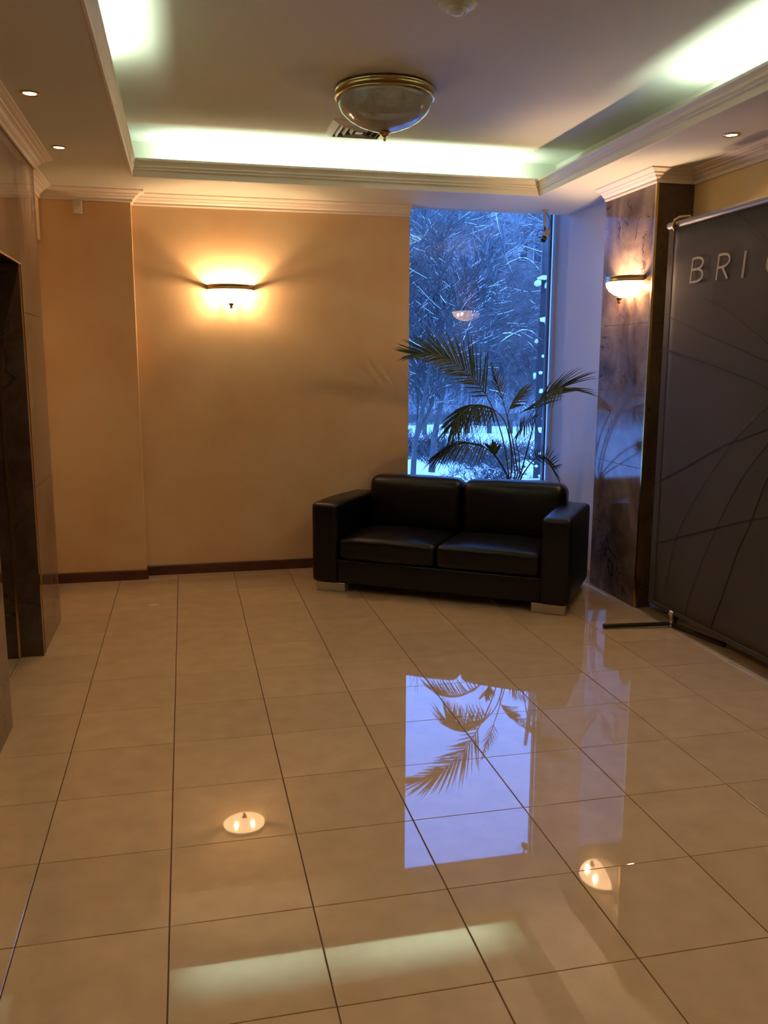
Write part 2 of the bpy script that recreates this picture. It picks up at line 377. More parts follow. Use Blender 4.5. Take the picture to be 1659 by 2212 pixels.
# walls
wb = MB(); wb.box(-2.0, 1.64, 6.385, 6.78, -.1, UP); wb.box(-2.0, -.31, 6.275, 6.40, -.1, SOF)
tag(wb.build('wall_back', M['plaster']), kind='structure')
WY = 6.75
tag(MB().box(1.60, 2.93, WY - .06, WY + .12, -.1, .534).build('wall_under_window', M['reveal']), kind='structure')
wl = MB()
wl.box(-1.15, -.96, 5.33, 6.3, -.1, SOF); wl.box(-1.0, -.885, 5.336, 6.27, 2.31, SOF)
wl.box(-1.6, -.792, 4.78, 5.335, -.1, SOF)
wl.box(-1.3, -.792, -3.1, 3.71, -.1, SOF)
wl.box(-1.3, -.792, 3.70, 4.79, 2.06, SOF)
wall_left = tag(wl.build('wall_left', M['plaster']), kind='structure')
wr = MB()
wr.box(2.99, 3.2, -3.1, 4.9, -.1, UP)
wall_right = tag(wr.build('wall_right', M['plaster_y']), kind='structure')
wr2 = MB(); wr2.box(2.925, 3.2, 4.89, 6.78, -.1, UP)
tag(wr2.build('wall_window_side', M['reveal']), kind='structure')
MB().box(-2.0, 3.3, -3.2, -3.1, -.1, UP).build('wall_front', M['plaster']); tag(bpy.data.objects['wall_front'], kind='structure')
MB().box(-1.35, -1.3, -3.1, 6.3, -.1, UP).build('wall_shaft', M['plaster']); tag(bpy.data.objects['wall_shaft'], kind='structure')
# skirting
SP = [(0, 0.0), (.012, 0.0), (.012, .066), (.009, .072), (0, .072)]
sk = thing('baseboard_back', None, None, kind='structure')
MB().sweep([(-.96, 5.36), (-.96, 6.275), (-.31, 6.275), (-.31, 6.385), (1.64, 6.385)], SP).build('skirting_strip', M['skirting'], sk)
tag(MB().sweep([(2.99, 4.84), (2.99, -3.1)], SP).build('baseboard_right', M['skirting']), kind='structure')

# marble cladding : right pillar
def panel(name, x0, x1, y0, y1, z0, z1, m, parent):
    return rbox(name, x0, x1, y0, y1, z0, z1, .0012, m, parent, seg=1)
pr = thing('marble_pillar', 'pillar of brown-grey polished marble with brass corner strip, between window and banner', 'pillar', (2.745, 4.86, 0))
P0 = (2.745, 4.86)
ZJ = [0, .888, 1.777, 2.60]
for a, b in zip(ZJ, ZJ[1:]):
    panel('marble_panel', 0, .02, .012, .64, a + .0008, b - .0008, M['marble'], pr)
    panel('marble_panel', .012, .245, 0, .02, a + .0008, b - .0008, M['marble_dark'], pr)
MB().box(.02, .20, .02, .64, 0, 2.60).build('pillar_core', M['grout'], pr)
MB().box(-.003, .012, -.003, .012, 0, 2.59).build('brass_strip', M['brass'], pr)

# left wall marble, with the lift opening
ml = thing('marble_pier', 'polished brown marble pier at left, beyond the dark brass-edged opening', 'pillar', (-.79, 4.75, 0))
for a, b in zip(ZJ, ZJ[1:]):
    panel('marble_panel', 0, .018, .0, .59, a + .0008, b - .0008, M['marble'], ml)
mn = thing('marble_wall_cladding', 'polished brown marble wall cladding nearest the camera, left edge of the picture', 'wall cladding', (-.785, 3.755, 0))
for j in range(4):
    for a, b in zip(ZJ, ZJ[1:]):
        y1 = -j * .9; y0 = y1 - .9
        panel('marble_panel', 0, .022, y0 + .0008, y1 - .0008, a + .0008, b - .0008, M['marble'], mn)
mh = thing('marble_lintel', 'polished marble lintel over the dark opening at the left edge', 'wall cladding', (-.79, 3.755, 2.012))
panel('marble_panel', 0, .018, .0008, .995, 0, .588, M['marble'], mh)
d1 = thing('door_1', None, None, (-.79, 3.755, 0), kind='structure')
# jamb faces in the opening, head, brass edges, lift door
MB().box(-.10, .0175, .93, .990, 0, 2.005).build('jamb_panel', M['marble_dark'], d1)
MB().box(-.33, -.10, .915, .985, 0, 2.05).build('jamb_panel', M['marble_dark'], d1)
MB().box(-.104, -.092, .908, .932, 0, 2.0).build('brass_strip', M['brass'], d1)
MB().box(.013, .021, .985, .995, 0, 2.012).build('brass_strip', M['brass'], d1)
MB().box(.0, .021, 0, .995, 2.005, 2.014).build('brass_strip', M['brass'], d1)
MB().box(-.33, 0, 0, .985, 2.014, 2.055).build('head_panel', M['marble_dark'], d1)
MB().box(-.33, 0, -.03, .0, 0, 2.05).build('jamb_panel', M['marble_dark'], d1)
MB().box(-.35, -.33, 0, .49, 0.0, 2.05).build('lift_door_leaf', M['metal_door'], d1)
MB().box(-.352, -.33, .492, .985, 0.0, 2.05).build('lift_door_leaf', M['metal_door'], d1)

# window
wn = thing('window_1', None, None, (0, 0, 0), kind='structure')
WY = 6.75
MB().box(1.50, 2.925, WY - .003, WY + .003, 0.56, 2.88).build('glass_pane', M['glass'], wn)
MB().box(2.884, 2.899, WY - .03, WY + .02, 0.0, UP).build('window_frame', M['frame'], wn)
MB().box(1.50, 2.905, WY - .03, WY + .02, .535, .562).build('window_frame', M['frame'], wn)
MB().box(1.50, 2.925, WY - .10, WY + .10, .535, .568).build('window_sill', M['white'], wn)
MB().box(1.50, 2.905, WY - .03, WY + .02, 2.86, UP).build('window_frame', M['frame'], wn)

# ------------------------------------------------------------------ sofa
SA = -R(33.95)
sf = thing('two_seat_sofa', 'black leather two-seat sofa on silver block feet, angled in front of the window', 'sofa', (.800, 5.735, 0), SA)
L, D = 1.746, .765
rs = random.Random(5)
def wr(u, n, z, k=1.0):
    return (math.sin(u*31 + z*9 + 1.3) * .5 + math.sin(u*57 - z*23 + n*12) * .3 + math.sin(n*41 + u*13) * .4) * .0016 * k
rbox('base', .10, L-.10, .025, D-.02, .062, .222, .012, M['leather'], sf, cuts=2)
rbox('back_frame', .10, L-.10, D-.14, D, .062, .60, .03, M['leather'], sf, cuts=2)
def arm_puff(c):
    z = c.z
    if z > .5: z += .006 * math.sin(c.y * 6) ; z += -.010 * max(0, (c.y - .5))
    return Vector((c.x, c.y, z))
rbox('armrest', 0, .188, .0, D, .060, .605, .032, M['leather'], sf, seg=4, cuts=4, puff=arm_puff)
rbox('armrest', L-.188, L, .0, D, .060, .605, .032, M['leather'], sf, seg=4, cuts=4, puff=arm_puff)
def seat_puff(cx):
    def f(c):
        u = (c.x - cx) / .34; n = (c.y - .30) / .3
        k = max(0, 1 - u*u) * max(0, 1 - n*n*.8)
        z = c.z + (.026 * k if c.z > .3 else 0) + (wr(c.x, c.y, c.z, 2.2) if c.z > .33 else 0)
        y = c.y - (.010 * max(0, 1 - u*u) if c.y < .1 else 0)
        return Vector((c.x, y, z))
    return f
def back_puff(cx):
    def f(c):
        u = (c.x - cx) / .35; v = (c.z - .52) / .25
        k = max(0, 1 - u*u) * max(0, 1 - v*v)
        y = c.y - (.03 * k if c.y < .55 else 0) + wr(c.x, c.y, c.z, 1.8)
        z = c.z + (.010 * max(0, 1 - u*u) if c.z > .6 else 0); z -= (.9 * max(0, .60 - c.y)**2 if c.z > .65 else 0)
        return Vector((c.x, y, z))
    return f
mid = L / 2
rbox('seat_cushion', .190, mid - .003, .015, .60, .225, .372, .035, M['leather'], sf, seg=4, cuts=8, puff=seat_puff(.19 + .34))
rbox('seat_cushion', mid + .003, L-.190, .015, .60, .225, .372, .035, M['leather'], sf, seg=4, cuts=8, puff=seat_puff(mid + .34))
def tilt(c0): return Matrix.Translation(c0) @ Matrix.Rotation(R(-5), 4, 'X') @ Matrix.Translation(-c0)
rbox('back_cushion', .205, mid + .021, .50, .700, .33, .735, .062, M['leather'], sf, seg=5, cuts=8, puff=back_puff(.55), M=tilt(Vector((0, .6, .36))))
rbox('back_cushion', mid + .029, L-.135, .50, .700, .33, .735, .062, M['leather'], sf, seg=5, cuts=8, puff=back_puff(mid + .38), M=tilt(Vector((0, .6, .36))))
for u0 in (.03, L - .24):
    for n0 in (.02, D - .09):
        rbox('foot', u0, u0 + .21, n0, n0 + .07, 0.0005, .061, .003, M['silver'], sf, seg=1)

# ------------------------------------------------------------------ sconces (local: wall plane y=0, bowl towards -y)
def make_sconce(label, loc, rz, group='half-bowl wall sconces'):
    s = thing('wall_sconce', label, 'wall lamp', loc, rz, group)
    Rw = .160
    pr_ = [(Rw*.985, .0), (Rw, -.012), (Rw*.97, -.030), (Rw*.86, -.054), (Rw*.66, -.076), (Rw*.40, -.091), (Rw*.14, -.098), (.008, -.099)]
    b = MB().lathe(pr_, 40, math.pi, 2*math.pi, sy=.92); b.build('glass_bowl', M['sconce_glass'], s, smooth=True)
    MB().lathe([(Rw+.001, -.004), (Rw+.005, -.002), (Rw+.005, .006), (Rw-.001, .009), (Rw-.001, .018), (Rw+.004, .022), (Rw+.004, .030), (Rw-.003, .031), (Rw-.003, -.004)], 40, math.pi, 2*math.pi, sy=.92).build('brass_band', M['brass_dark'], s, smooth=True)
    MB().lathe([(.0005, -.134), (.010, -.130), (.012, -.122), (.007, -.116), (.016, -.108), (.020, -.100), (.020, -.096), (.0005, -.096)], 20, c=(0, -.075, 0)).build('finial', M['brass_dark'], s, smooth=True)
    MB().box(-.085, .085, -.012, 0, -.07, .005).build('back_plate', M['brass_dark'], s)
    for sx in (-.062, .062):
        q = MB().lathe([(.0005, -.016), (.008, -.014), (.011, 0), (.008, .014), (.0005, .016)], 10, c=(sx, -.075, -.035)).build('bulb', M['bulb'], s, smooth=True)
        MB().tube([(sx, -.012, -.06), (sx, -.075, -.06), (sx, -.075, -.051)], .006, 8).build('lamp_holder', M['brass_dark'], s)
    return s
make_sconce('lit half-bowl glass sconce with brass band on the beige back wall', (.338, 6.384, 2.035), 0)
make_sconce('lit half-bowl glass sconce with brass band on the marble pillar', (2.744, 5.12, 2.035), R(-90))

# ------------------------------------------------------------------ ceiling dome lamp
dl = thing('ceiling_dome_lamp', 'unlit glass dome ceiling lamp with brass ring and finial', 'ceiling lamp', (1.04, 4.58, UP))
MB().lathe([(.02, -.001), (.235, -.001), (.250, -.006), (.255, -.012), (.250, -.018), (.246, -.030), (.250, -.040), (.255, -.046), (.250, -.054), (.238, -.056), (.232, -.040), (.02, -.012)], 64).build('brass_ring', M['brass_dark'], dl, smooth=True)
MB().lathe([(.0005, -.018), (.225, -.018), (.228, -.030)], 40).build('brightening_disc', M['white'], dl, smooth=True, fix=False)  # white disc added inside the lamp to brighten the glass dome
out = [(.244, -.052), (.243, -.066), (.236, -.088), (.216, -.118), (.182, -.147), (.136, -.173), (.082, -.193), (.035, -.204), (.012, -.207)]
inn = [(r_*.97 + .0, z_ + .006) for r_, z_ in reversed(out)]
MB().lathe(out, 64).build('glass_dome', M['dome_glass'], dl, smooth=True)
MB().lathe([(.0005, -.252), (.006, -.250), (.008, -.240), (.005, -.234), (.022, -.224), (.030, -.214), (.030, -.209), (.0005, -.207)], 24).build('finial', M['brass_dark'], dl, smooth=True)
MB().tube([(0, 0, -.01), (0, 0, -.21)], .005, 8).build('centre_rod', M['brass_dark'], dl)
for k in range(3):
    an = k * 2.094
    MB().lathe([(.0005, -.12), (.02, -.11), (.028, -.085), (.016, -.055), (.014, -.02), (.0005, -.02)], 12, c=(.09*math.cos(an), .09*math.sin(an), 0)).build('bulb', M['offwhite'], dl, smooth=True)

# vent
vt = thing('ceiling_air_vent', 'square white louvred air vent in the ceiling behind the dome lamp', 'air vent', (1.065, 5.38, UP))
H = .185
def frame(mb, h, wd, z0, z1, slope=0):
    b = len(mb.v)
    for r_, z_ in ((h, z0), (h - wd, z1), (h - wd, z1 + .004), (h, z0 + .004)):
        for sx, sy in ((-1, -1), (1, -1), (1, 1), (-1, 1)): mb.v.append(Vector((sx*r_, sy*r_, z_)))
    for i in range(4):
        for k in range(4):
            mb.f.append((b+i*4+k, b+i*4+(k+1) % 4, b+((i+1) % 4)*4+(k+1) % 4, b+((i+1) % 4)*4+k))
mbv = MB(); frame(mbv, H, .045, -.004, -.016); mbv.build('vent_frame', M['vent'], vt)
for i in range(3):
    mbv = MB(); frame(mbv, .128 - i*.038, .011, -.003, -.022); mbv.build('louvre', M['vent'], vt)
MB().box(-.022, .022, -.022, .022, -.022, -.016).build('louvre_centre', M['vent'], vt)
MB().box(-.15, .15, -.15, .15, -.003, -.001).build('duct_back', M['dark'], vt)

# detector
sd = thing('smoke_detector', 'round white smoke detector on the ceiling at the top edge', 'smoke detector', (1.075, 3.475, UP))
MB().lathe([(.0005, -.0005), (.072, -.0005), (.075, -.006), (.070, -.014), (.045, -.018), (.0005, -.018)], 40).build('base', M['offwhite'], sd, smooth=True)
MB().lathe([(.042, -.018), (.044, -.030), (.038, -.036), (.028, -.036), (.028, -.018)], 32).build('housing', M['offwhite'], sd, smooth=True)
MB().lathe([(.0005, -.046), (.014, -.045), (.024, -.040), (.026, -.018), (.0005, -.018)], 28).build('sensor_cap', M['vent'], sd, smooth=True)

# downlights
def downlight(label, x, y, power=9):
    d = thing('recessed_downlight', label, 'downlight', (x, y, SOF), 0, 'recessed downlights in the ceiling border')
    MB().lathe([(.026, -.0005), (.041, -.0005), (.042, -.004), (.036, -.006), (.028, -.003), (.026, -.0005)], 32).build('trim_ring', M['brass'], d, smooth=True)
    MB().lathe([(.0005, -.002), (.028, -.002), (.028, -.0005), (.0005, -.0005)], 24).build('lens', M['spot_glow'], d)
    l = bpy.data.lights.new('ceiling_spot', 'SPOT'); l.energy = power; l.color = (1, .62, .32); l.spot_size = R(135); l.spot_blend = .9; l.shadow_soft_size = .025
    lo = bpy.data.objects.new('ceiling_spot', l); lo.location = (x, y, SOF - .01); COL.objects.link(lo)
    return d
DP = 13
downlight('round lit downlight in the left ceiling border, the nearer of the two', -.594, 4.147, DP)
downlight('round lit downlight in the left ceiling border, the farther of the two', -.604, 5.113, DP)
downlight('round lit downlight in the right ceiling border above the banner', 2.68, 4.057, DP)
for x, y in ((-.59, 3.18), (-.59, 2.2), (-.59, 1.2), (2.68, 3.05), (2.68, 2.05), (2.68, 1.05), (.3, -.2), (1.8, -.2), (.3, -1.6), (1.8, -1.6)):
    # unseen spots, assumed to continue the downlights, added to light the room
    l = bpy.data.lights.new('ceiling_spot', 'SPOT'); l.energy = DP * 1.7; l.color = (1, .62, .32); l.spot_size = R(120); l.spot_blend = .9; l.shadow_soft_size = .03
    lo = bpy.data.objects.new('ceiling_spot', l); lo.location = (x, y, SOF - .01); COL.objects.link(lo)

# motion detector
md = thing('motion_detector', 'small white motion detector high on the beige wall at left, under the cornice', 'motion detector', (-.645, 6.274, 2.535))
rbox('housing', -.030, .030, -.042, 0, -.042, .040, .006, M['offwhite'], md)
rbox('sensor_lens', -.020, .020, -.046, -.038, -.034, -.004, .003, M['white'], md)

# cctv
cc = thing('security_camera', 'small cream security camera hanging on a rod at the top right of the window', 'security camera', (2.655, 6.30, SOF))
MB().lathe([(.0005, 0), (.024, 0), (.024, -.006), (.010, -.012), (.0005, -.012)], 20).build('mount', M['cctv'], cc, smooth=True)
MB().tube([(0, 0, -.008), (0, 0, -.115)], .0085, 12).build('rod', M['cctv'], cc)
MB().tube([(0, 0, -.115), (0, 0, -.14)], .006, 10).build('swivel', M['black'], cc)
dv = Vector((-.045, -.055, -.060)).normalized(); c0 = Vector((.028, .018, -.142))
cm = MB().tube([c0, c0 + dv*.004, c0 + dv*.088, c0 + dv*.092], [.020, .026, .026, .022], 8).build('camera_body', M['cctv'], cc)
MB().tube([c0 + dv*.09, c0 + dv*.125, c0 + dv*.128], [.019, .019, .014], 16).build('camera_lens', M['black'], cc, smooth=False)
cab = [(.01, .0, -.012), (.03, .0, -.05), (.048, .01, -.075), (.05, .012, -.10), (.034, .015, -.135), (.026, .02, -.15)]
MB().tube(cab, .0028, 6).build('cable', M['black'], cc)
cab2 = [(.0, .0, -.145), (-.03, 0, -.142), (-.058, -.01, -.155), (-.064, -.012, -.18), (-.058, -.02, -.20), (-.03, -.03, -.195)]
MB().tube(cab2, .0022, 6).build('cable', M['black'], cc)

# scrap
MB().box(-.028, .024, -.010, .010, 0.0003, .002).box(.0, .03, -.013, .006, .0005, .004).build('paper_scrap', M['paper']); o = bpy.data.objects['paper_scrap']; o.location = (-.24, 5.56, .0005); tag(o, 'tiny white scrap of paper lying on the floor tiles near the back wall', 'scrap')

# ------------------------------------------------------------------ banner stand
bn = thing('banner_stand', 'tall dark grey fabric banner stand with pale letters and thin black curves', 'banner', (2.75, 4.438, 0))
BY0, BY1 = -2.3, .262            # towards camera / far end
BZ0, BZ1 = .085, 2.298
cur = []
vs = []; fs = []
NY, NZ = 24, 30
for side in (0, 1):
    for i in range(NY + 1):
        for j in range(NZ + 1):
            y = BY0 + (BY1 - BY0)*i/NY; z = BZ0 + (BZ1 - BZ0)*j/NZ
            x = .002 * math.sin(y*5 + z*2.0) + .0012 * math.sin(y*17 + z) * (z / 2.3)
            vs.append((x + .0015*side, y, z))
n1 = (NY+1)*(NZ+1)
for i in range(NY):
    for j in range(NZ):
        a = i*(NZ+1)+j; fs.append((a, a+NZ+1, a+NZ+2, a+1)); a += n1; fs.append((a+1, a+NZ+2, a+NZ+1, a))
for i in range(NY):
    a = i*(NZ+1); b = a+NZ+1; fs.append((a, a+n1, b+n1, b)); a += NZ; b += NZ; fs.append((a, b, b+n1, a+n1))
for j in range(NZ):
    a = j; fs.append((a, a+1, a+1+n1, a+n1)); a = NY*(NZ+1)+j; fs.append((a, a+n1, a+1+n1, a+1))
link_mesh('fabric_panel', vs, fs, M['banner'], bn, True)
rbox('hem', -.0045, .004, BY1 - .055, BY1 + .002, BZ0, BZ1, .0015, M['banner_edge'], bn, seg=1)
rbox('hem', -.0042, .004, BY0, BY1 + .002, BZ0 - .004, BZ0 + .022, .0015, M['banner_edge'], bn, seg=1)
MB().tube([(0, BY0 - .02, BZ1 + .012), (0, BY1 + .004, BZ1 + .012)], .019, 20).build('top_rail', M['rail'], bn, smooth=True)
MB().tube([(-.012, BY1 - .075, BZ1 - .02), (-.022, BY1 - .07, BZ1 + .004), (-.016, BY1 - .078, BZ1 + .034), (.0, BY1 - .10, BZ1 + .046), (.03, BY1 - .15, BZ1 + .045), (.04, BY1 - .16, BZ1 + .02)], [.009, .010, .010, .010, .009, .008], 10).build('clip', M['brass_dark'], bn, smooth=True)
MB().tube([(.045, 0.0, .06), (.045, 0.0, 2.2), (.03, .1, 2.33)], .011, 12).build('pole', M['dark_metal'], bn, smooth=True)
MB().lathe([(.0005, .004), (.014, .004), (.017, .012), (.014, .03), (.018, .036), (.018, .05), (.012, .056), (.014, .075), (.020, .08), (.020, .10), (.0005, .104)], 20).build('hub', M['chrome'], bn, smooth=True)
MB().tube([(0, 0, .09), (.045, 0, .10)], .010, 10).build('hub_arm', M['dark_metal'], bn)
for ex, ey in ((-.404, .059), (.085, -.40), (.20, .25)):
    MB().tube([(ex*.03, ey*.03, .022), (ex*.97, ey*.97, .016)], .0125, 12).build('leg', M['dark_metal'], bn, smooth=False)
    MB().tube([(ex*.965, ey*.965, .016), (ex, ey, .016)], .0145, 12).build('end_cap', M['black'], bn, smooth=False)
MB().tube([(-.004, BY1 - .03, BZ0 - .01), (.0, BY1 - .10, BZ0 - .02), (.02, 0.03, .075)], [.012, .014, .01], 10).build('bottom_clip', M['black'], bn, smooth=True)
# printing: strokes in the banner plane, a hair proud of the fabric
def stroke(mb, pts, wd, x=-.0058):
    m = len(pts); b = len(mb.v)
    for i, (y, z) in enumerate(pts):
        a = pts[max(i-1, 0)]; c = pts[min(i+1, m-1)]; t = Vector((c[0]-a[0], c[1]-a[1])).normalized(); n = Vector((-t.y, t.x)) * wd/2
        for s_ in (-1, 1):
            for dx in (0, .0012): mb.v.append(Vector((x + dx, y + n.x*s_, z + n.y*s_)))
    for i in range(m-1):
        q = b + i*4; p = q + 4
        mb.f += [(q, p, p+2, q+2), (q+1, q+3, p+3, p+1), (q, q+1, p+1, p), (q+2, p+2, p+3, q+3)]
    mb.f += [(b, b+2, b+3, b+1), (b+(m-1)*4, b+(m-1)*4+1, b+(m-1)*4+3, b+(m-1)*4+2)]
def smooth(pts, k=6):
    out = []
    P = [pts[0]] + list(pts) + [pts[-1]]
    for i in range(1, len(P)-2):
        for j in range(k):
            t = j/k; r_ = []
            for d in (0, 1):
                a, b_, c, e = P[i-1][d], P[i][d], P[i+1][d], P[i+2][d]
                r_.append(.5*((2*b_) + (-a+c)*t + (2*a-5*b_+4*c-e)*t*t + (-a+3*b_-3*c+e)*t**3))
            out.append(tuple(r_))
    out.append(tuple(P[-2])); return out
LN = [
 ([(4.700, .82), (4.394, .953), (4.059, 1.103), (3.906, 1.153), (3.7, 1.22), (3.2, 1.36), (2.6, 1.40), (2.2, 1.3)], .006),
 ([(4.690, .449), (4.132, .642), (3.648, .796), (3.0, .93), (2.3, .98)], .006),
 ([(3.50, 1.25), (3.671, .982), (3.724, .871), (3.781, .733), (3.858, .585), (3.966, .31), (4.05, .11)], .006),
 ([(4.695, 1.816), (4.296, 1.696), (3.96, 1.605), (3.739, 1.547), (3.2, 1.44), (2.5, 1.38)], .004),
 ([(4.700, 1.622), (4.37, 1.56), (3.944, 1.473), (3.723, 1.415), (3.2, 1.22), (2.6, .9)], .005),
 ([(3.5, 1.50), (3.712, 1.327), (3.945, 1.15), (4.126, .96), (4.321, .726), (4.45, .50), (4.52, .2)], .003),
 ([(4.06, 2.28), (3.881, 2.168), (3.75, 2.08), (3.5, 1.96), (3.0, 1.85)], .004),
 ([(3.5, 1.38), (3.691, 1.149), (3.881, .942), (4.086, .613), (4.265, .23), (4.29, .11)], .003),
 ([(4.30, 1.875), (4.2, 1.845), (4.10, 1.81), (3.9, 1.71), (3.7, 1.60), (3.3, 1.3)], .003)]
pm = MB()
for k, (pts, wd) in enumerate(LN):
    stroke(pm, smooth([(y - 4.438, z) for y, z in pts]), wd, -.0046 - k*.0001)
pm.build('printed_curves', M['print'], bn)
# letters: local u (reading direction = -y), v up, slanted
def letter(ch, y0, z0, wdt, h):
    mb = MB(); cnt = [0]
    def S(pts, wd=.0125):
        stroke(mb, [(y0 - 4.438 - (u*wdt + v*h*.12), z0 + v*h) for u, v in pts], wd, -.0066 - .0004*cnt[0]); cnt[0] += 1
    if ch == 'I': S([(0, 0), (0, 1)], .017)
    if ch == 'B':
        S([(0, 0), (0, 1)])
        S(smooth([(0, .97), (.5, .97), (.85, .90), (.98, .75), (.85, .60), (.5, .53), (0, .52)]))
        S(smooth([(0, .52), (.5, .52), (.9, .44), (1.08, .26), (.95, .10), (.55, .03), (0, .03)]))
    if ch == 'R':
        S([(0, 0), (0, 1)])
        S(smooth([(0, .97), (.5, .97), (.85, .90), (.98, .74), (.85, .58), (.5, .49), (0, .48)]))
        S([(.42, .48), (1.0, 0)])
    if ch == 'C':
        S(smooth([(1.5, .82), (1.2, .96), (.8, 1.0), (.4, .88), (.1, .66), (0, .45), (.08, .22), (.35, .05), (.75, -.01), (1.15, .06), (1.4, .2)]))
    mb.build('letter', M['letter'], bn)
letter('B', 4.45, 1.972, .105, .132)
letter('R', 4.205, 1.966, .098, .130)
letter('I', 3.982, 1.958, .1, .130)
letter('C', 3.80, 1.955, .105, .132)

# ------------------------------------------------------------------ palm
pp = thing('potted_palm', 'slender green palm with feathery fronds standing behind the sofa at the window', 'plant', (0, 0, 0))
pc = (2.36, 6.14)
MB().lathe([(.0005, .002), (.11, .002), (.125, .02), (.155, .30), (.165, .31), (.165, .345), (.150, .345), (.145, .31), (.0005, .31)], 32, c=(*pc, 0)).build('pot', M['pot'], pp, smooth=True)
MB().lathe([(.0005, .327), (.08, .325), (.143, .318)], 24, c=(*pc, 0)).build('soil', M['soil'], pp)
FR = {
'F1': [(2.367, 6.15, .703), (2.329, 6.15, .908), (2.274, 6.14, 1.076), (2.189, 6.12, 1.251), (2.081, 6.08, 1.389), (1.986, 6.04, 1.465), (1.876, 6.0, 1.532), (1.779, 5.97, 1.576), (1.67, 5.95, 1.595), (1.56, 5.95, 1.59)],
'F2': [(2.470, 6.15, .727), (2.504, 6.1, .954), (2.528, 6.05, 1.149), (2.536, 6.0, 1.246), (2.563, 5.92, 1.317), (2.594, 5.85, 1.352), (2.625, 5.8, 1.366)],
'F3': [(2.39, 6.15, .729), (2.363, 6.12, .928), (2.304, 6.1, 1.105), (2.201, 6.05, 1.195), (2.068, 5.98, 1.237), (1.969, 5.92, 1.224), (1.888, 5.88, 1.174), (1.822, 5.86, 1.102)],
'F4': [(2.354, 6.15, .695), (2.247, 6.1, .836), (2.136, 6.05, .921), (2.01, 6.0, .958), (1.903, 5.97, .95), (1.818, 5.95, .92), (1.743, 5.93, .877)],
'F5': [(2.44, 6.15, .71), (2.393, 6.15, .951), (2.343, 6.13, 1.111), (2.271, 6.1, 1.303), (2.225, 6.08, 1.406), (2.166, 6.05, 1.524)],
'F6': [(2.419, 6.15, .702), (2.393, 6.2, .947), (2.384, 6.25, 1.12), (2.413, 6.27, 1.208), (2.469, 6.3, 1.277), (2.533, 6.32, 1.312)],
'F7': [(2.352, 6.12, .69), (2.248, 6.0, .803), (2.167, 5.92, .882), (2.130, 5.90, .92)],
'F8': [(2.475, 6.15, .691), (2.51, 6.1, .777), (2.531, 6.0, .849), (2.565, 5.95, .858), (2.588, 5.9, .798), (2.608, 5.88, .761)],
'F9': [(2.457, 6.15, .701), (2.454, 6.18, .858), (2.436, 6.2, .946), (2.466, 6.2, 1.034), (2.512, 6.2, 1.078), (2.587, 6.2, 1.113)],
}
def cr3(P, k=8):
    P = [Vector(p) for p in P]; P = [P[0]*2 - P[1]] + P + [P[-1]*2 - P[-2]]; out = []
    for i in range(1, len(P)-2):
        for j in range(k):
            t = j/k; a, b_, c, e = P[i-1], P[i], P[i+1], P[i+2]
            out.append(.5*((2*b_) + (c-a)*t + (2*a-5*b_+4*c-e)*t*t + (3*b_-a-3*c+e)*t**3))
    out.append(P[-2]); return out
def at(curve, t):
    n = len(curve) - 1; f = max(0, min(.9999, t)) * n; i = int(f); return curve[i].lerp(curve[i+1], f - i), (curve[i+1] - curve[i]).normalized()
rp = random.Random(11)
def blade(mb, p, d, up, ln, wd, droop):
    d = d.normalized(); side = d.cross(up)
    if side.length < .05: side = d.cross(Vector((0, 1, 0)))
    side.normalize(); nrm = side.cross(d).normalized(); b = len(mb.v); S = 4
    for i in range(S + 1):
        t = i / S; c = p + d*ln*t + Vector((0, 0, -1))*droop*ln*t*t
        w_ = wd * (1 - t**2.2) * (.55 + .45*min(1, t*4)) + .0004
        mb.v += [c - side*w_, c + nrm*w_*.35, c + side*w_]
    for i in range(S):
        q = b + i*3; mb.f += [(q, q+1, q+4, q+3), (q+1, q+2, q+5, q+4)]
def frond(key, t0, n, specs, wd=.0055, rad=(.006, .0016), droop=.15):
    """specs: list of (dir at t0, dir at tip, len start, len mid, len end)"""
    c = cr3(FR[key]); base = Vector((pc[0] + rp.uniform(-.04, .04), pc[1] + rp.uniform(-.04, .04), .32))
    st = [base, base.lerp(c[0], .5) + Vector((0, 0, .03))] + c
    fo = thing('frond', None, None); fo.parent = pp
    m = len(st); MB().tube(st, [rad[0] + (rad[1]-rad[0])*(i/(m-1))**.8 for i in range(m)], 6).build('stem', M['stem'], fo, smooth=True)
    mb = MB()
    for (da, db, l0, l1, l2) in specs:
        da, db = Vector(da), Vector(db)
        for i in range(n):
            s = (i + .5 + rp.uniform(-.25, .25)) / n; t = t0 + (1 - t0)*s
            p, tg = at(c, t); d = da.lerp(db, s) + Vector((rp.gauss(0, .05), rp.gauss(0, .05), rp.gauss(0, .05)))
            ln = (l0*(1-s)**2 + 2*l1*s*(1-s) + l2*s*s) * rp.uniform(.9, 1.06)
            blade(mb, p, d, Vector((0, 1, .2)), ln, wd*rp.uniform(.8, 1.1), droop)
    mb.build('leaflets', M['palm'], fo, fix=False)
frond('F1', .36, 32, [((.12, -.05, 1), (-.98, .05, .32), .33, .36, .15), ((-1, -.2, .05), (-.9, -.1, -.22), .16, .26, .14)], .0068, droop=.04)
frond('F2', .42, 18, [((.2, -.3, 1), (.8, -.35, .35), .16, .34, .28), ((.9, -.3, .5), (.9, -.3, -.15), .15, .38, .24), ((-.9, -.2, -.1), (-.2, -.2, -1), .18, .2, .1)], .0045)
frond('F3', .42, 24, [((-.6, -.15, -.9), (-.35, -.1, -1), .14, .30, .16), ((-.9, .1, .3), (-.8, .1, -.7), .14, .26, .16), ((.3, -.2, -1), (.1, -.1, -1), .10, .22, .14)], .0055, droop=.3)
